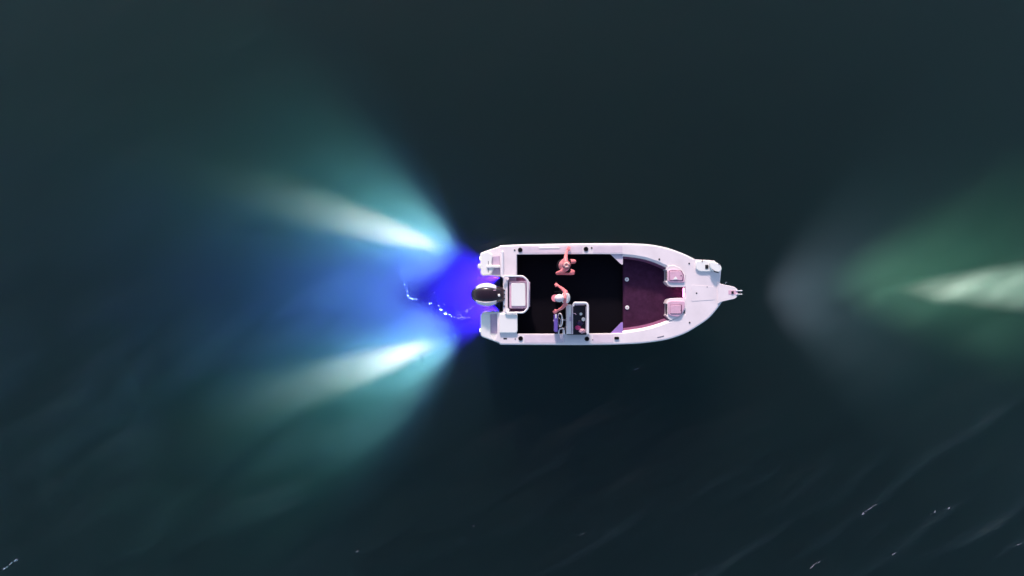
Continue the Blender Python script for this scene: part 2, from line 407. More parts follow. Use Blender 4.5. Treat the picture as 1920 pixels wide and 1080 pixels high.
# bow seats
def bow_seat(ys0, ys1, panel, flip, tri):
    y0, y1 = ys0, ys1
    if not flip:
        out_ = [(1248, y0 + 9), (1252, y0 + 2), (1258, y0), (1266, y0 + 1), (1276, y0 + 6), (1285, y0 + 20), (1285.6, y1), (1258, y1), (1251, y1 - 5), (1248, y1 - 10), (1250.6, y1 - 11), (1250.6, y0 + 10)]
        cu = [(1251.5, y0 + 11), (1257, y0 + 7), (1268, y0 + 7.5), (1277, y0 + 12), (1283.5, y0 + 23), (1284, y1 - 8), (1258, y1 - 8), (1251.5, y1 - 11)]
        pn = [(panel[0], panel[1]), (1277, panel[1] - 0.5), (1281, panel[1] + 7), (1280, panel[3]), (panel[0], panel[3])]
    else:
        out_ = [(1249, y0 + 11), (1252, y0 + 4), (1257, y0 + 1), (1285.6, y0), (1285.6, y1 - 22), (1278, y1 - 9), (1268, y1 - 5), (1258, y1), (1253, y1 - 3), (1249, y1 - 9), (1251.4, y1 - 10), (1251.4, y0 + 12)]
        cu = [(1252.5, y0 + 8), (1258, y0 + 5), (1284, y0 + 6), (1284, y1 - 22), (1277, y1 - 9), (1270, y1 - 6), (1258, y1 - 8), (1252.5, y1 - 11)]
        pn = [(panel[0], panel[1]), (panel[2], panel[1]), (panel[2], panel[3]), (panel[0], panel[3])]
    s = prism('bow_seat', out_, FORE - 0.02, GZ + 0.02, M['gel'], boat, r=2, bevel=0.02)
    c_ = prism('cushion', cu, GZ - 0.05, GZ + 0.055, M['cush'], s, r=3, bevel=0.015)
    cx = sum(p[0] for p in pn) / len(pn); cy_ = sum(p[1] for p in pn) / len(pn)
    big = [(cx + (p[0] - cx) * 1.10, cy_ + (p[1] - cy_) * 1.10) for p in pn]
    prism('seam', big, GZ + 0.05, GZ + 0.058, M['groove'], s, r=1, bevel=0)
    prism('hatch_panel', [(x - 0.5, y) for x, y in pn], GZ + 0.05, GZ + 0.072, M['cush'], s, r=1.2, bevel=0.006)
    disc_px('latch', 1277.2, (panel[1] + panel[3]) / 2 + (0 if not flip else 2), 1.1, GZ + 0.07, GZ + 0.078, M['black'], s)
    if tri: prism('folded_flap', [(1262, 524), (1267, 518), (1271, 524)], GZ + 0.072, GZ + 0.08, M['bright'], s, r=1, bevel=0.002)
    # backrest grip facing the cockpit
    tube('grip', [L(1249.2, y, GZ - 0.02) for y in (y0 + 12, (y0 + y1) / 2, y1 - 12)], 0.016, M['black'], s)
bow_seat(497, 538, (1256.5, 508.3, 1280, 525.5), False, True)
bow_seat(558.5, 600.5, (1257.5, 572, 1277.5, 588), True, False)

# bow pulpit with anchor roller
PZ = GZ + 0.03
pul = prism('bow_pulpit', [(1346, 529), (1352, 532.5), (1376.7, 537.5), (1382.5, 541.7), (1382.5, 556.5), (1378, 560), (1352, 566), (1346, 570)], GZ - 0.06, PZ, M['gel'], boat, r=2, bevel=0.012)
prism('roller_slot', [(1366, 544.5), (1383, 544.5), (1383, 552), (1366, 552)], PZ, PZ + 0.005, M['cush'], pul, bevel=0)
prism('roller', [(1371.7, 546), (1375.8, 546), (1375.8, 551), (1371.7, 551)], PZ + 0.005, PZ + 0.02, M['black'], pul, bevel=0.003)
for y in (545, 551.6):
    prism('roller_cheek', [(1380, y - 0.9), (1392, y - 0.9), (1392, y + 0.9), (1380, y + 0.9)], PZ - 0.05, PZ + 0.02, M['rail'], pul, bevel=0.004)
c = L(1386.5, 548.3, PZ); bm = bmesh.new()
bmesh.ops.create_cone(bm, cap_ends=True, segments=16, radius1=0.035, radius2=0.035, depth=0.07)
bmesh.ops.rotate(bm, verts=bm.verts, matrix=Matrix.Rotation(math.pi / 2, 3, 'X')); bmesh.ops.translate(bm, verts=bm.verts, vec=(c.x, c.y, PZ - 0.02))
fin('bow_roller_wheel', bm, M['black'], pul, smooth=40)

# bow mounting plate and folded bow motor
prism('motor_plate', [(1300, 486), (1340, 488.5), (1352, 509), (1350, 530), (1344, 536), (1330, 520), (1310, 505)], GZ - 0.035, GZ + 0.003, M['gel'], boat, r=[0, 0, 2, 3, 0, 0, 0], bevel=0.004)
bmz = GZ + 0.05
bmo = prism('bow_motor', [(1304.5, 490), (1318, 488), (1330, 488.6), (1334, 490), (1334, 509.5), (1312, 509), (1304.5, 504)], GZ + 0.003, bmz, M['bright'], boat, r=3, bevel=0.015)
prism('motor_head', [(1331, 489.6), (1344, 492), (1351, 497), (1353.8, 503), (1352, 509), (1347, 511), (1338, 509), (1332, 503)], bmz - 0.03, bmz + 0.10, M['bright'], bmo, r=4, bevel=0.03)
prism('control_pad', [(1322.4, 496.6), (1328.2, 496.6), (1328.2, 504), (1322.4, 504)], bmz, bmz + 0.012, M['black'], bmo, bevel=0.002)
prism('foot_slot', [(1339, 508), (1348, 510.6), (1348, 511.8), (1339, 509.6)], bmz + 0.035, bmz + 0.105, M['black'], bmo, bevel=0.002)
prism('latch_pin', [(1316.3, 486.4), (1317.5, 486.4), (1317.5, 491.6), (1316.3, 491.6)], bmz - 0.02, bmz + 0.012, M['black'], bmo, bevel=0.002)
tube('cable', [L(x, y, bmz + z) for x, y, z in ((1329, 499, 0.012), (1333, 501, 0.03), (1336, 505, 0.105), (1340, 508, 0.108))], 0.007, M['grey'], bmo)
prism('trim_strip', [(1347, 493.6), (1350.5, 495.8), (1351, 497.2), (1346, 494.8)], bmz + 0.1, bmz + 0.104, M['grey'], bmo, bevel=0)

# ---------------- stern: two boarding platforms with the motor well between them
SZ = 0.60
pp = prism('boarding_platform', [(900.6, 474), (937.5, 461.8), (944, 462), (944, 520), (931, 518), (918, 516.6), (904, 517.4), (900.8, 513)], -0.38, SZ, M['gel'], boat, r=[4, 0, 0, 0, 3, 3, 4, 3], bevel=0.015)
prism('recess_floor', [(924, 481), (940, 479.5), (940, 496), (922, 496)], SZ, SZ + 0.004, M['recess'], pp, r=2, bevel=0)
prism('recess_floor', [(927, 503.5), (940, 502.5), (940, 515), (922, 515)], SZ, SZ + 0.004, M['recess'], pp, r=2, bevel=0)
prism('step_tread', [(901.5, 475.5), (915.5, 471.5), (924, 478), (921, 496), (926, 504), (920, 515.5), (904, 516.3), (902, 513)], SZ, SZ + 0.05, M['bright'], pp, r=3, bevel=0.015)
prism('tread_rib', [(912, 497.4), (940.5, 497.2), (940.5, 502), (912, 502)], SZ, SZ + 0.085, M['bright'], pp, r=1.5, bevel=0.01)
for y0, y1 in ((489.5, 496), (501, 511)):
    prism('tread_groove', [(915, y0), (916.2, y0), (916.2, y1), (915, y1)], SZ + 0.05, SZ + 0.054, M['grey'], pp, bevel=0)
prism('ladder_hinge', [(895.6, 495), (902, 494), (902, 504.5), (895.6, 503.5)], SZ - 0.10, SZ + 0.03, M['bright'], pp, r=2.5, bevel=0.02)
prism('gate_bar', [(940.2, 471), (944, 471), (944, 520.5), (940.2, 520)], SZ, GZ + 0.06, M['rail'], boat, r=1, bevel=0.01)
prism('step_floor', [(944, 472), (969.5, 472), (969.5, 517), (944, 517)], FLOOR, GZ - 0.18, M['recess'], boat, bevel=0.01)
prism('step_edge', [(968, 478), (969.6, 478), (969.6, 516), (968, 516)], GZ - 0.18, GZ - 0.165, M['rail'], boat, bevel=0.002)

ps = prism('boarding_platform', [(901, 590), (906, 586), (944, 584), (944, 644.4), (938.5, 644.4), (901.6, 631)], -0.38, SZ, M['bright'], boat, r=[4, 4, 0, 0, 0, 5], bevel=0.015)
prism('recess_floor', [(919.5, 589), (932, 588.5), (932.5, 625.5), (920.5, 625)], SZ, SZ + 0.004, M['recess'], ps, r=1.5, bevel=0)
prism('step_tread', [(902, 591.5), (907, 587), (918.5, 586.6), (919.5, 627), (926, 638), (903, 630)], SZ, SZ + 0.045, M['bright'], ps, r=4, bevel=0.015)
prism('platform_cap', [(932.5, 586), (943.5, 585.5), (943.5, 643), (939, 643.2), (927, 638.6), (932.5, 626)], SZ, GZ - 0.002, M['gel'], ps, r=1, bevel=0.012)
prism('stern_seat', [(936.5, 587.5), (970.4, 587), (970.4, 624.6), (936.5, 624.6)], FLOOR, GZ + 0.06, M['bright'], boat, r=[2, 5, 5, 2], bevel=0.02)

# motor well, bait table and its rail
tw = prism('motor_well', [(943.6, 521), (980, 520), (991.5, 528), (991.5, 576), (981, 585), (943.6, 584)], FLOOR, 0.50, M['recess'], boat, r=2, bevel=0.01)
prism('well_floor_mat', [(968, 519.8), (984, 521), (986, 526.4), (968, 526.4)], 0.50, 0.504, M['groove'], tw, bevel=0)
prism('well_floor_mat', [(957, 579), (979, 579), (984, 576.5), (984, 582), (978, 584.6), (957, 584)], 0.50, 0.504, M['groove'], tw, bevel=0)
prism('transom_cap', [(943.4, 521), (952, 521), (952, 584), (943.4, 584)], 0.3, GZ + 0.01, M['gel'], tw, r=1, bevel=0.01)
for y in (544.6, 552.2, 559.6, 574):
    prism('mount_bolt', [(943.6, y - 1.1), (947, y - 1.1), (947, y + 1.1), (943.6, y + 1.1)], GZ + 0.01, GZ + 0.03, M['black'], tw, r=0.8, bevel=0.003)
disc_px('well_cap', 951.5, 522.5, 3.2, GZ + 0.01, GZ + 0.03, M['gel'], tw)
disc_px('well_cap', 951.5, 581.5, 3.6, GZ + 0.01, GZ + 0.03, M['bright'], tw)
bt = prism('bait_table', [(955, 528), (987, 528), (987, 578), (955, 578)], 0.5, GZ + 0.03, M['cush'], boat, r=2.5, bevel=0.012)
prism('cutting_board', [(958.6, 531), (985, 530.6), (985.4, 574), (958.8, 574)], GZ + 0.03, GZ + 0.055, M['bright'], bt, r=2.5, bevel=0.01)
RZ = GZ + 0.10
rl = [(944, 517.8), (980.5, 517.8), (990, 526), (990, 578), (982, 586.2), (948, 586.4)]
pts = round_poly([L(x, y, RZ) for x, y in rl], 0.05, 4)
rail = tube('stern_rail', [Vector((p[0], p[1], RZ)) for p in pts], 0.024, M['rail'], boat)
prism('rail_band', [(987.4, 527), (993.8, 528.5), (993.8, 575), (987.4, 577)], GZ - 0.06, GZ - 0.01, M['recess'], boat, r=1.5, bevel=0.008)
for x, y in ((962, 517.8), (980, 517.9), (990, 540), (990, 566), (980, 586.2), (960, 586.3)):
    p = L(x, y, RZ); tube('rail_post', [Vector((p.x, p.y, 0.3)), Vector((p.x, p.y, RZ - 0.004))], 0.014, M['rail'], rail)

# ---------------- outboard motor
om = prism('outboard_motor', [(930, 545), (947, 545), (947, 560), (930, 560)], -0.15, 0.72, M['black'], boat, r=2, bevel=0.015)
sec = [(883, 4, 0.62, 0.10), (885, 9, 0.64, 0.16), (890, 13.5, 0.68, 0.20), (897, 16.5, 0.70, 0.24), (905, 18, 0.70, 0.27), (915, 18.4, 0.70, 0.28), (925, 17.6, 0.70, 0.27), (934, 16, 0.69, 0.24), (941, 14.5, 0.68, 0.20), (945, 12, 0.67, 0.15)]
def cowl_bm(sec, cyp, grow=0.0, a0=0, a1=360, n=28):
    bm = bmesh.new(); rings = []
    for (x, hw, zc, hh) in sec:
        c = L(x, cyp, zc + hh * 0.6); rw = hw * S0 * (H - zc - hh) / H + grow; rr_ = []
        for k in range(n):
            a = R(a0 + (a1 - a0) * k / (n if a1 - a0 == 360 else n - 1))
            ca, sa = math.cos(a), math.sin(a)
            e = 0.72
            rr_.append(bm.verts.new((c.x, c.y + rw * math.copysign(abs(ca) ** e, ca), zc + (hh + grow) * math.copysign(abs(sa) ** e, sa))))
        rings.append(rr_)
    return bm, rings
bm, rings = cowl_bm(sec, 552.6)
for A, B in zip(rings, rings[1:]):
    for k in range(28): bm.faces.new((A[k], A[(k + 1) % 28], B[(k + 1) % 28], B[k]))
bm.faces.new(rings[0]); bm.faces.new(rings[-1][::-1])
cw = fin('cowling', bm, M['cowl'], om, smooth=60)
for a0, a1 in ((-28, 58), (122, 208)):
    s2 = [(x, hw + (3.6 * math.sin(math.pi * (x - 890) / 42) if 890 < x < 932 else 0), zc, hh) for x, hw, zc, hh in ((892, 14.6, 0.68, 0.21), (898, 16.8, 0.70, 0.24), (905, 18.0, 0.70, 0.27), (913, 18.4, 0.70, 0.28), (921, 18, 0.70, 0.27), (928, 17, 0.70, 0.26), (931, 16.2, 0.69, 0.25))]
    bm, rings = cowl_bm(s2, 552.6, 0.006, a0, a1, 10)
    for A, B in zip(rings, rings[1:]):
        for k in range(9): bm.faces.new((A[k], A[k + 1], B[k + 1], B[k]))
    o = fin('side_panel', bm, M['cowlw'], om, smooth=60)
    sm = o.modifiers.new('thick', 'SOLIDIFY'); sm.thickness = 0.02; sm.offset = -1
# pale pieces standing in for highlights on the cowl; leg, gearcase, propeller
prism('cowl_glint', [(933, 551.6), (937.4, 551), (938, 556), (934, 556.4)], 0.86, 0.935, M['bright'], om, r=1.5, bevel=0.01)
prism('cowl_glint_streak', [(921, 544), (930, 543.2), (930, 544.6), (921, 545.4)], 0.90, 0.955, M['cush'], om, r=0.6, bevel=0.003)
lg = L(922, 552.6, 0); bm = bmesh.new()
prism_bm(bm, round_poly([(lg.x - 0.16, lg.y - 0.07), (lg.x + 0.14, lg.y - 0.07), (lg.x + 0.14, lg.y + 0.07), (lg.x - 0.16, lg.y + 0.07)], 0.06), -0.62, 0.5)
fin('leg', bm, M['cowl'], om, smooth=40)
bm = bmesh.new()
tube_bm(bm, [(lg.x + 0.28, lg.y, -0.66), (lg.x + 0.2, lg.y, -0.66), (lg.x, lg.y, -0.66), (lg.x - 0.24, lg.y, -0.66)], [0.02, 0.06, 0.075, 0.055], False, 14)
fin('gearcase', bm, M['cowl'], om, smooth=60)
for k in range(3):
    a = 2 * math.pi * k / 3; bm = bmesh.new(); vv = []
    for f_, wd in ((0.03, 0.04), (0.10, 0.09), (0.17, 0.08), (0.19, 0.03)):
        for s_ in (-1, 1):
            tx = s_ * wd * 0.5; y = f_ * math.cos(a) - s_ * wd * 0.7 * math.sin(a); z = f_ * math.sin(a) + s_ * wd * 0.7 * math.cos(a)
            vv.append(bm.verts.new((lg.x - 0.29 + tx, lg.y + y, -0.66 + z)))
    for i in range(3): bm.faces.new((vv[2 * i], vv[2 * i + 1], vv[2 * i + 3], vv[2 * i + 2]))
    o = fin('propeller_blade', bm, M['steel'], om); o.modifiers.new('t', 'SOLIDIFY').thickness = 0.008

# ---------------- helm console, windscreen, wheel, seat
CZ = 1.02
con = prism('console', [(1063, 571), (1100, 571), (1100, 628), (1063, 628)], FLOOR, CZ - 0.1, M['dash'], boat, r=2, bevel=0.02)
prism('dash_board', [(1062, 571), (1071, 571), (1071, 626.5), (1062, 626.5)], CZ - 0.22, CZ, M['gel'], con, r=1.2, bevel=0.012)
prism('dash_shelf', [(1071.6, 571.5), (1074.6, 572), (1074.6, 626.5), (1071.6, 626.5)], CZ - 0.2, CZ - 0.02, M['nonskid'], con, bevel=0.006)
prism('dash_switch_panel', [(1067.6, 594), (1071, 594), (1071, 602), (1067.6, 602)], CZ, CZ + 0.008, M['recess'], con, bevel=0.002)
prism('dash_screen', [(1067, 576), (1070.6, 576), (1070.6, 590), (1067, 590)], CZ, CZ + 0.006, M['bright'], con, bevel=0.002)
WZ = 1.22
fr_px = [(1075.5, 628), (1075.5, 568), (1102, 568), (1102, 628)]
pl = [Vector((p[0], p[1], WZ)) for p in round_poly([L(1074.6, 573, WZ), L(1076.5, 568, WZ), L(1102, 568, WZ), L(1102.2, 626, WZ)], [0.02, 0.06, 0.09, 0], 6)]
wf = tube('windscreen_frame', pl, 0.030, M['rail'], boat, seg=10)
bm = bmesh.new()
a_ = [L(x, y, 0.95) for x, y in ((1080, 571.5), (1097, 571.5), (1098.6, 626))]; b_ = [L(x, y, WZ) for x, y in ((1078, 568.6), (1101.4, 568.6), (1101.6, 626))]
va = [bm.verts.new((p.x, p.y, 0.93)) for p in a_]; vb = [bm.verts.new((p.x, p.y, WZ)) for p in b_]
for i in range(2): bm.faces.new((va[i], va[i + 1], vb[i + 1], vb[i]))
o = fin('windscreen_pane', bm, M['perspex'], wf); o.modifiers.new('t', 'SOLIDIFY').thickness = 0.008
prism('inner_trim', [(1079, 570.6), (1096, 570.6), (1096, 572), (1079, 572.6)], 1.08, 1.13, M['recess'], wf, r=0.5, bevel=0.004)
prism('side_trim', [(1098.4, 575), (1101, 575), (1101, 624), (1098.4, 624)], 1.0, 1.06, M['nonskid'], wf, bevel=0.004)
# steering wheel seen nearly edge-on
wc = L(1050, 600, 1.02); bm = bmesh.new()
tilt = Matrix.Rotation(R(-72), 3, 'Y')
ringp = [wc + tilt @ Vector((math.cos(a) * 0.165, math.sin(a) * 0.165, 0)) for a in [2 * math.pi * k / 28 for k in range(28)]]
tube_bm(bm, ringp, 0.014, True, 8)
sw = fin('steering_wheel', bm, M['rail'], boat, smooth=60)
for a in (0.5, 2.6, 4.7):
    tube('spoke', [wc + tilt @ Vector((math.cos(a) * 0.15, math.sin(a) * 0.15, 0)), wc + Vector((0.02, 0, 0))], 0.011, M['steel'], sw)
tube('column', [wc + Vector((0.01, 0, 0)), L(1063, 600, 0.98)], 0.018, M['grey'], sw)
hs = prism('helm_seat', [(1039.4, 590), (1046.2, 590), (1046.2, 623), (1039.4, 623)], 0.74, 1.06, M['seatp'], boat, r=2.5, bevel=0.025)
prism('backrest_highlight', [(1041.4, 588.6), (1044, 588.6), (1043.4, 597), (1041.6, 597)], 1.06, 1.075, M['bright'], hs, r=0.8, bevel=0.004)  # white strip as the highlight on the backrest top
prism('seat_cushion', [(1043, 591), (1055, 591), (1055, 622), (1043, 622)], 0.66, 0.75, M['dark'], hs, r=2.5, bevel=0.02)
p = L(1048, 606, 0.6); tube('pedestal', [Vector((p.x, p.y, FLOOR)), Vector((p.x, p.y, 0.67))], 0.045, M['black'], hs)
prism('seat_knob', [(1037.4, 600), (1039.6, 600), (1039.6, 602.4), (1037.4, 602.4)], 0.9, 0.96, M['recess'], hs, r=0.6, bevel=0.004)
tube('grab_rail', [L(x, y, z) for x, y, z in ((1047.5, 625.5, 0.8), (1047.8, 620, 0.86), (1050, 616.4, 0.88), (1055, 615.6, 0.88), (1058.2, 617, 0.88), (1058.4, 626, 0.86))], 0.018, M['rail'], boat)
th = prism('throttle_box', [(1055.4, 617), (1059.4, 617), (1059.4, 627), (1055.4, 627)], 0.7, 0.9, M['rail'], boat, r=1, bevel=0.01)
tube('throttle_lever', [L(1058, 619, 0.88), L(1060, 612, 1.0)], 0.012, M['grey'], th)
tube('dash_bracket', [L(1074.6, 587.4, 0.95), L(1079, 588, 0.95), L(1080.2, 590.4, 0.95)], 0.008, M['recess'], con)

# ---------------- lamps: fixtures on the stern and bow, with added fill spots at the stern
lamps = []
def fixture(name, px, py, z, m, r=0.055):
    p = L(px, py, z)
    lf = cyl(name, p, r, 0.03, M['steel'], boat, axis='X')
    cyl('lens', p + Vector((-0.018 if px < 1000 else 0.018, 0, 0)), r * 0.8, 0.01, m, lf, axis='X')
    return p
def spot(name, loc_local, dir_local, power, color, cone, blend, radius=0.03):
    l = bpy.data.lights.new(name, 'SPOT'); l.energy = power; l.color = color; l.spot_size = R(cone); l.spot_blend = blend
    l.shadow_soft_size = radius
    o = bpy.data.objects.new(name, l); col.objects.link(o); o.parent = boat
    o.location = loc_local; o.rotation_euler = (-Vector(dir_local)).to_track_quat('Z', 'Y').to_euler()
    return o
def keel_lamp(px, py, z, m, aim):
    """lamp hung on a short bracket under the stern, lens facing aft"""
    p = L(px, py, z)
    lf = cyl('underwater_lamp', p, 0.05, 0.08, M['steel'], boat, axis='X')
    cyl('lens', p + Vector((-0.043, 0, 0)), 0.042, 0.008, m, lf, axis='X')
    tube('bracket', [p, p + Vector((0.03, 0, -z - 0.15))], 0.018, M['steel'], lf)
    return p + Vector((-0.06, 0, 0))
for sgn, py in ((1, 484), (-1, 619)):
    # white lamps set in the aft faces of the platforms, just above the water
    p = L(902.6, py, 0.42)
    lf = cyl('stern_lamp', p, 0.05, 0.06, M['steel'], boat, axis='X')
    cyl('lens', p + Vector((-0.033, 0, 0)), 0.042, 0.008, M['lens_w'], lf, axis='X')
    q = p + Vector((-0.05, 0, 0))
    a = R(17.5)
    spot('stern_beam', q, Vector((-math.cos(a), sgn * math.sin(a), -0.215)), 185000, (1.0, 0.68, 0.60), 19, 1.0, 0.10)
    spot('stern_glow', q, Vector((-math.cos(R(25)), sgn * math.sin(R(25)), -0.06)), 56000, (0.42, 0.92, 0.74), 62, 1.0, 0.10)  # extra teal spot added for the glow round the beam
    spot('stern_halo_fill', q, (-math.cos(R(16)), sgn * math.sin(R(16)), 0.10), 38000, (0.20, 0.50, 0.85), 104, 1.0, 0.10)  # added wide spot standing in for light scattered in the water
    spot('stern_blue_fill', q, (-1, -sgn * 0.08, -0.10), 56000, (0.16, 0.22, 1.0), 58, 1.0, 0.10)  # added blue fill; the blue lamps themselves sit under water
for sgn, py in ((1, 514), (-1, 590)):
    q = keel_lamp(948, py, -0.62, M['lens_b'], 0)
    spot('blue_underwater_light', q, (-1, -sgn * 0.06, 0.0), 19000, (0.06, 0.010, 1.0), 96, 1.0)
p = L(1378, 552, GZ - 0.1)
bl = cyl('bow_lamp', p, 0.05, 0.07, M['black'], boat, axis='X'); cyl('lens', p + Vector((0.04, 0, 0)), 0.042, 0.012, M['lens_w'], bl, axis='X')
q = p + Vector((0.07, 0, 0))
spot('bow_flood', q, (1, 0.0, 0.22), 8200, (0.84, 0.86, 1.0), 108, 0.8)
spot('bow_spread', q, (1, 0.07, 0.33), 430000, (0.48, 1.0, 0.57), 68, 1.0)
spot('bow_beam', q, (1, 0.015, -0.040), 2400000, (0.97, 0.92, 0.72), 13, 1.0)

# ------------------------------------------------------------------ people
def capsule(bm, p0, r0, p1, r1, seg=10):
    p0, p1 = Vector(p0), Vector(p1)
    for p, r in ((p0, r0), (p1, r1)):
        bmesh.ops.create_icosphere(bm, subdivisions=2, radius=r, matrix=Matrix.Translation(p))
    if (p1 - p0).length > 1e-4:
        dv = p1 - p0
        mtx = Matrix.Translation((p0 + p1) / 2) @ dv.to_track_quat('Z', 'Y').to_matrix().to_4x4()
        bmesh.ops.create_cone(bm, cap_ends=True, segments=16, radius1=r0, radius2=r1, depth=dv.length, matrix=mtx)
def ell(bm, c, r, rot=None):
    m_ = Matrix.Translation(Vector(c)) @ (rot.to_4x4() if rot else Matrix.Identity(4)) @ Matrix.Diagonal((*r, 1))
    bmesh.ops.create_icosphere(bm, subdivisions=3, radius=1, matrix=m_)
def remesh(name, bm, m, parent, vox):
    me = bpy.data.meshes.new('tmp'); bm.to_mesh(me); bm.free()
    o = bpy.data.objects.new('tmp', me); col.objects.link(o)
    r_ = o.modifiers.new('r', 'REMESH'); r_.mode = 'VOXEL'; r_.voxel_size = vox
    s_ = o.modifiers.new('s', 'SMOOTH'); s_.iterations = 3; s_.factor = 0.5
    dg = bpy.context.evaluated_depsgraph_get()
    me2 = bpy.data.meshes.new_from_object(o.evaluated_get(dg)); me2.name = name
    bpy.data.objects.remove(o); bpy.data.meshes.remove(me)
    return link(name, me2, m, parent, smooth=180)
def hand(bm, wrist, direction, palm_n, side):
    d_ = Vector(direction).normalized(); n_ = Vector(palm_n); n_ = (n_ - d_ * n_.dot(d_)).normalized()
    s_ = d_.cross(n_).normalized() * side
    w_ = Vector(wrist)
    for k in (-1.5, -0.5, 0.5, 1.5):
        capsule(bm, w_ + d_ * 0.01 + s_ * k * 0.011, 0.015, w_ + d_ * 0.085 + s_ * k * 0.019, 0.0125)
    for k, ln in ((-1.5, 0.062), (-0.5, 0.075), (0.5, 0.080), (1.5, 0.070)):
        b_ = w_ + d_ * 0.085 + s_ * k * 0.020
        m1 = b_ + (d_ * 0.9 - n_ * -0.25 + s_ * k * 0.08) * ln * 0.5
        m2 = m1 + (d_ * 0.7 + n_ * 0.55 + s_ * k * 0.05) * ln * 0.5
        capsule(bm, b_, 0.0092, m1, 0.0085); capsule(bm, m1, 0.0085, m2, 0.0072)
    t0 = w_ + d_ * 0.03 + s_ * 0.024; t1 = t0 + (d_ * 0.55 + s_ * 0.8 + n_ * 0.2) * 0.036; t2 = t1 + (d_ * 0.9 + s_ * 0.3 + n_ * 0.3) * 0.028
    capsule(bm, t0, 0.014, t1, 0.0105); capsule(bm, t1, 0.0105, t2, 0.0085)
def build_person(root, J, skin='skin'):
    """J: joints in the person's own frame (facing +x, left is +y, feet at z 0)"""
    bm = bmesh.new()
    V = {k: Vector(v) for k, v in J.items()}
    hd = V['head']; fwd = V.get('look', Vector((1, 0, -0.15))).normalized()
    rot = fwd.to_track_quat('X', 'Z').to_matrix()
    ell(bm, hd, (0.097, 0.078, 0.115), rot)
    ell(bm, hd + rot @ Vector((0.028, 0, -0.062)), (0.066, 0.056, 0.062), rot)      # jaw
    ell(bm, hd + rot @ Vector((0.100, 0, -0.022)), (0.018, 0.013, 0.024), rot)       # nose
    ell(bm, hd + rot @ Vector((0.088, 0, -0.062)), (0.012, 0.024, 0.009), rot)       # lips
    for s_ in (-1, 1):
        ell(bm, hd + rot @ Vector((-0.005, s_ * 0.080, -0.012)), (0.020, 0.010, 0.032), rot)   # ears
        ell(bm, hd + rot @ Vector((0.088, s_ * 0.032, 0.022)), (0.012, 0.024, 0.008), rot)     # brows
    capsule(bm, hd + rot @ Vector((-0.02, 0, -0.06)), 0.050, V['neck'], 0.056)
    ch, pv = V['chest'], V['pelvis']
    tor = (V['neck'] - pv).normalized(); q = tor.to_track_quat('Z', 'Y').to_matrix() if abs(tor.z) < 0.999 else Matrix.Identity(3)
    # keep the torso ellipses aligned left-right
    xax = Vector((0, 1, 0)).cross(tor).normalized(); q = Matrix((xax, tor.cross(xax).normalized(), tor)).transposed()
    ell(bm, ch, (0.105, 0.155, 0.19), q); ell(bm, (ch + pv) / 2, (0.095, 0.130, 0.17), q); ell(bm, pv, (0.11, 0.155, 0.13), q)
    capsule(bm, V['neck'], 0.055, V['shL'], 0.052); capsule(bm, V['neck'], 0.055, V['shR'], 0.052)
    for s_ in 'LR':
        capsule(bm, V['sh' + s_], 0.054, V['el' + s_], 0.040); capsule(bm, V['el' + s_], 0.040, V['wr' + s_], 0.026)
        dv = V['wr' + s_] - V['el' + s_]
        hand(bm, V['wr' + s_], V.get('hd' + s_, dv), V.get('pn' + s_, Vector((0, 0, -1))), 1 if s_ == 'R' else -1)
        hp_ = V['hip' + s_]
        capsule(bm, hp_, 0.085, V['kn' + s_], 0.056); capsule(bm, V['kn' + s_], 0.056, V['an' + s_], 0.036)
        mid_ = V['kn' + s_] * 0.68 + V['an' + s_] * 0.32
        capsule(bm, mid_ + Vector((-0.012, 0, 0.04)), 0.048, mid_ + Vector((-0.012, 0, -0.04)), 0.044)
        an = V['an' + s_]; fd = V.get('ft' + s_, Vector((1, 0, 0)))
        capsule(bm, Vector((an.x, an.y, 0.045)) - fd * 0.035, 0.036, Vector((an.x, an.y, 0.036)) + fd * 0.12, 0.032)
        capsule(bm, Vector((an.x, an.y, 0.036)) + fd * 0.12, 0.032, Vector((an.x, an.y, 0.024)) + fd * 0.18, 0.022)
    for s_ in 'LR':
        b2 = bmesh.new(); an = V['an' + s_]
        capsule(b2, Vector((an.x - 0.04, an.y, 0.048)), 0.042, Vector((an.x + 0.12, an.y, 0.042)), 0.038)
        capsule(b2, Vector((an.x + 0.12, an.y, 0.042)), 0.038, Vector((an.x + 0.185, an.y, 0.032)), 0.030)
        remesh('shoe', b2, M['shoe'], root, 0.011)
    body = remesh('body', bm, M[skin], root, 0.0065)
    for s_ in (-1, 1):
        bm = bmesh.new(); ell(bm, hd + rot @ Vector((0.089, s_ * 0.032, 0.004)), (0.010, 0.013, 0.009), rot)
        fin('eye', bm, M['bright'], root, smooth=180)
        bm = bmesh.new(); ell(bm, hd + rot @ Vector((0.0975, s_ * 0.032, 0.004)), (0.003, 0.006, 0.006), rot)
        fin('iris', bm, M['dark'], root, smooth=180)
    return V, rot, q

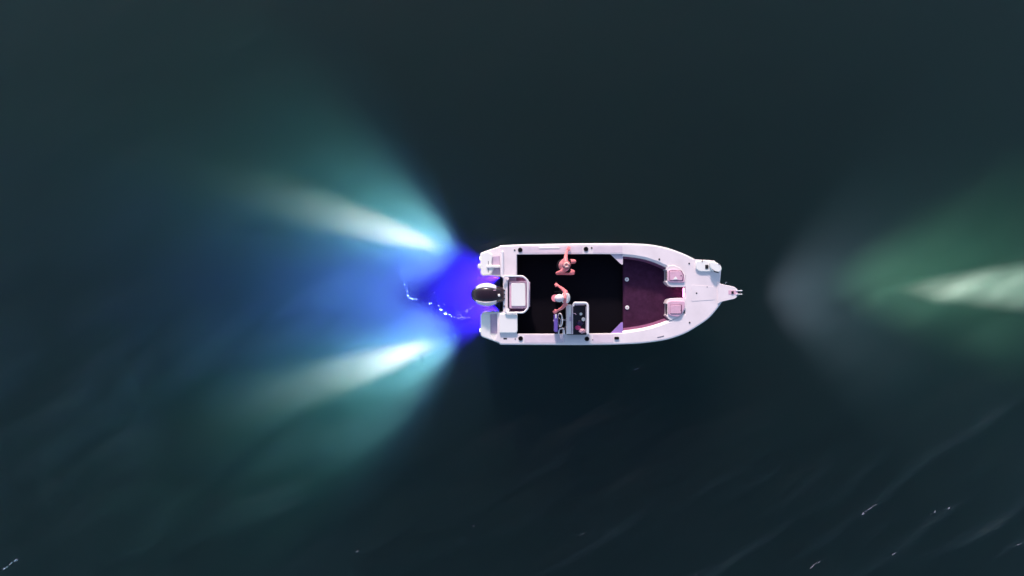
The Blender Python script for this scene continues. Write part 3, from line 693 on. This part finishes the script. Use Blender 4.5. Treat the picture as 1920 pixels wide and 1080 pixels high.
# person leaning on the far gunwale, crouched beside it
pr = W(1063, 497, 1.6); pr.z = FLOOR
p1 = thing('person', 'crouching person with hair in a bun reaching one arm over the gunwale', 'person', pr - Vector((0.02, 0.0, 0)), R(4))
J = dict(pelvis=(-0.06, 0.00, 0.60), chest=(0.0, 0.01, 0.90), neck=(0.02, 0.01, 1.10), head=(0.02, 0.0, 1.26), look=(1, 0.35, -0.45),
         shL=(0.02, 0.14, 1.03), elL=(0.055, 0.27, 0.80), wrL=(0.10, 0.37, 0.585), hdL=(0.55, 0.83, -0.05), pnL=(0, 0, -1),
         shR=(-0.06, -0.135, 1.02), elR=(-0.20, -0.175, 0.80), wrR=(0.10, -0.215, 0.80), hdR=(1, 0.12, 0.0), pnR=(0, 0.3, -1),
         hipL=(-0.03, 0.09, 0.58), knL=(0.27, 0.10, 0.52), anL=(0.09, 0.11, 0.08), hipR=(-0.03, -0.09, 0.58), knR=(0.22, -0.16, 0.50), anR=(0.05, -0.15, 0.08))
V, rot, q = build_person(p1, J)
bm = bmesh.new(); hd = V['head']
ell(bm, hd + rot @ Vector((-0.022, 0, 0.022)), (0.102, 0.092, 0.112), rot)
for k in range(14):
    a = 2 * math.pi * k / 14
    capsule(bm, hd + rot @ Vector((-0.02 + 0.088 * math.cos(a), 0.078 * math.sin(a), 0.055)), 0.022, hd + Vector((-0.015, 0.0, 0.118)), 0.020)
hr = fin('hair', bm, M['hair'], p1, smooth=60)
bm = bmesh.new()
tube_bm(bm, [hd + Vector((-0.012 + 0.050 * math.cos(a), 0.0 + 0.048 * math.sin(a), 0.130 + 0.008 * math.sin(3 * a))) for a in [2 * math.pi * k / 20 for k in range(20)]], [0.026 + 0.006 * math.sin(k * 1.9) for k in range(20)], True, 8)
fin('bun', bm, M['bun'], hr, smooth=60)
bm = bmesh.new()
ell(bm, V['chest'], (0.118, 0.168, 0.19), q); ell(bm, (V['chest'] + V['pelvis']) / 2, (0.112, 0.146, 0.17), q)
for s_ in 'LR':
    capsule(bm, V['chest'] + Vector((0, 0.10 if s_ == 'L' else -0.10, 0.09)), 0.062, V['sh' + s_] * 0.85 + V['el' + s_] * 0.15, 0.058)
remesh('top', bm, M['topp'], p1, 0.011)
bm = bmesh.new()
ell(bm, V['pelvis'], (0.126, 0.172, 0.135), q)
for s_ in 'LR': capsule(bm, V['hip' + s_], 0.098, V['hip' + s_] * 0.45 + V['kn' + s_] * 0.55, 0.080)
remesh('shorts', bm, M['dark'], p1, 0.011)

# person in a pale cap beside the helm, facing the stern
pr = W(1047, 559, 1.72); pr.z = FLOOR
p2 = thing('person', 'person in pale cap and white shirt standing beside the helm seat', 'person', pr + Vector((0.15, 0, 0)), R(180))
J = dict(pelvis=(-0.05, 0.0, 0.87), chest=(-0.045, 0, 1.17), neck=(0.0, 0, 1.36), head=(0.13, 0.0, 1.46), look=(1, 0, -0.30),
         shL=(-0.04, 0.145, 1.29), elL=(0.03, 0.25, 1.04), wrL=(0.125, 0.315, 0.855), hdL=(0.6, 0.35, -0.25), pnL=(0, 0, -1),
         shR=(-0.04, -0.145, 1.29), elR=(0.03, -0.23, 1.04), wrR=(0.12, -0.305, 0.86), hdR=(0.5, -0.35, -0.6), pnR=(0, 0, -1),
         hipL=(-0.05, 0.09, 0.84), knL=(-0.02, 0.11, 0.46), anL=(-0.06, 0.12, 0.08), hipR=(-0.05, -0.09, 0.84), knR=(0.0, -0.12, 0.46), anR=(-0.03, -0.14, 0.08))
V, rot, q = build_person(p2, J)
hd = V['head']
bm = bmesh.new(); ell(bm, hd + rot @ Vector((-0.008, 0, 0.030)), (0.118, 0.096, 0.105), rot)
bmesh.ops.bisect_plane(bm, geom=bm.verts[:] + bm.edges[:] + bm.faces[:], plane_co=hd + rot @ Vector((0, 0, 0.018)), plane_no=rot @ Vector((0, 0, 1)), clear_inner=True)
capt = fin('cap', bm, M['cap'], p2, smooth=180); capt.modifiers.new('t', 'SOLIDIFY').thickness = 0.006
bm = bmesh.new()
arc = [(0.095 + 0.10 * math.cos(a) * 0.95, 0.088 * math.sin(a)) for a in [R(-90 + 180 * k / 14) for k in range(15)]]
prism_bm(bm, [Vector(p) for p in [(0.07, -0.084)] + arc + [(0.07, 0.084)]], 0.018, 0.026)
for v in bm.verts: v.co = hd + rot @ Vector((v.co.x, v.co.y, v.co.z - 1.6 * v.co.y ** 2))
fin('brim', bm, M['brim'], capt, smooth=40)
bm = bmesh.new(); ell(bm, hd + rot @ Vector((-0.03, 0, -0.012)), (0.086, 0.084, 0.085), rot)
fin('hair', bm, mat('brown_hair', (0.12, 0.05, 0.04), 0.6), p2, smooth=180)
bm = bmesh.new()
ell(bm, V['chest'], (0.115, 0.150, 0.20), q); ell(bm, (V['chest'] + V['pelvis']) / 2, (0.110, 0.140, 0.19), q)
capsule(bm, V['neck'] + Vector((-0.04, 0.09, -0.05)), 0.058, V['neck'] + Vector((-0.04, -0.09, -0.05)), 0.058)
remesh('shirt', bm, M['shirt'], p2, 0.011)
bm = bmesh.new()
ell(bm, V['pelvis'], (0.128, 0.174, 0.14), q)
for s_ in 'LR': capsule(bm, V['hip' + s_], 0.100, V['kn' + s_] + Vector((0, 0, 0.04)), 0.082)
remesh('shorts', bm, M['dark'], p2, 0.011)

# ------------------------------------------------------------------ loose things behind the windscreen
def crumple(name, px, py, z, rx, ry, rz_, m, seed, label, cat, amp=0.35):
    bm = bmesh.new(); bmesh.ops.create_icosphere(bm, subdivisions=4, radius=1)
    for v in bm.verts:
        k = 1 + amp * noise.noise(v.co * 1.7 + Vector((seed, 0, 0))) + amp * 0.5 * noise.noise(v.co * 4 + Vector((0, seed, 0)))
        v.co = Vector((v.co.x * rx * k, v.co.y * ry * k, max(v.co.z, -0.5) * rz_ * k + rz_ * 0.5))
    o = fin(name, bm, m, None, smooth=180); o.location = W(px, py, z); o['label'] = label; o['category'] = cat
    return o
DZ = CZ - 0.1
crumple('towel', 1084, 614.5, DZ, 0.075, 0.06, 0.05, M['magenta'], 2.2, 'magenta cloth bundled in the windscreen corner', 'towel')
crumple('bag', 1091.5, 620, DZ, 0.085, 0.06, 0.07, M['pinkcloth'], 5.7, 'pale pink soft bag behind the windscreen beside magenta cloth', 'bag')
def cup(px, py, r, label):
    bm = bmesh.new(); bmesh.ops.create_cone(bm, cap_ends=True, segments=20, radius1=r * 0.8, radius2=r, depth=0.09, matrix=Matrix.Translation((0, 0, 0.045)))
    o = thing('cup', label, 'cup', W(px, py, DZ))
    fin('cup_wall', bm, M['bright'], o, smooth=40)
    bm = bmesh.new(); bmesh.ops.create_cone(bm, cap_ends=True, segments=20, radius1=r * 1.06, radius2=r * 0.98, depth=0.012, matrix=Matrix.Translation((0, 0, 0.094)))
    fin('lid', bm, M['bright'], o, smooth=40)
cup(1088.6, 588.4, 0.035, 'smaller white cup on the dark dash nearer the middle of the boat')
cup(1093.4, 598.4, 0.046, 'larger white cup on the dark dash nearer the windscreen frame')
o = crumple('dry_bag', 1088, 606, DZ, 0.09, 0.075, 0.05, M['screen'], 9.1, 'dark violet glossy bundle on the dash below the cups', 'bag', 0.25)

# ------------------------------------------------------------------ foam and glint flecks on the water
rng = random.Random(7)
def fleck_obj(name, specks, label, cat='foam'):
    bm = bmesh.new()
    for (px, py, ln, wd, ang) in specks:
        c = W(px, py, 0); c.z = wave(c.x, c.y) + 0.004
        before = len(bm.verts)
        g = bmesh.ops.create_icosphere(bm, subdivisions=1, radius=1)
        rot_ = Matrix.Rotation(ang, 3, 'Z'); sd = rng.random() * 50
        for v in g['verts']:
            k = 1 + 0.5 * noise.noise(v.co * 2 + Vector((sd, 0, 0)))
            v.co = c + rot_ @ Vector((v.co.x * ln * k, v.co.y * wd * k, v.co.z * min(wd, 0.02) * 0.6))
    o = fin(name, bm, M['foam'], None, smooth=60); o['kind'] = 'stuff'; o['label'] = label; o['category'] = cat
    return o
wk = []
for (u, v, nsp, sp) in ((255, 75, 1, 10), (308, 265, 1, 6), (333, 350, 1, 8), (345, 420, 2, 10), (400, 470, 4, 26), (455, 460, 2, 12), (730, 380, 3, 12), (660, 515, 4, 22), (795, 565, 5, 12), (815, 620, 7, 12), (870, 540, 2, 10), (895, 675, 12, 16), (950, 692, 5, 8), (975, 718, 4, 6), (1018, 730, 5, 6), (1058, 650, 4, 10), (1090, 690, 9, 22), (1100, 748, 14, 24), (1130, 735, 14, 14), (1170, 740, 9, 16), (1225, 735, 7, 8), (1200, 640, 26, 12), (1245, 605, 7, 12), (1275, 570, 5, 14), (1060, 745, 4, 14)):
    for k in range(nsp):
        wk.append((720 + (u + rng.gauss(0, sp * 0.9)) / 7.715, 500 + (v + rng.gauss(0, sp * 0.9)) / 7.715, rng.uniform(0.007, 0.019) * rng.choice((0.5, 0.7, 1, 1)), rng.uniform(0.004, 0.010), rng.uniform(0, 3.14)))
fleck_obj('wake_foam', wk, 'flecks of white spray curling behind the outboard motor')
cr = []  # flecks stand in for glints on the crests; those by the bow are foam
for (px, py, n_, ln) in ((1630, 955, 22, 14), (1618, 964, 8, 3), (1778, 953, 6, 3), (1750, 960, 5, 6), (1528, 1058, 14, 14), (1676, 1038, 8, 6), (1910, 1021, 5, 4), (28, 1052, 16, 14), (8, 1066, 8, 6), (668, 1034, 3, 6), (1190, 694, 6, 7), (1745, 692, 3, 6), (1305, 1076, 4, 8), (1360, 530.5, 5, 4), (1370, 512.4, 2, 2), (1366, 534, 2, 2), (890, 985, 3, 8), (1090, 1000, 3, 8)):
    for k in range(n_):
        s_ = rng.gauss(0, ln * 0.6); a = R(31)
        cr.append((px + s_ * math.cos(a) + rng.gauss(0, 0.8), py - s_ * math.sin(a) + rng.gauss(0, 0.8), rng.uniform(0.008, 0.03), rng.uniform(0.002, 0.005), a + rng.gauss(0, 0.2)))
fleck_obj('crest_glint_foam', cr, 'pale flecks as glints on scattered small wave crests, with wisps of bow foam')
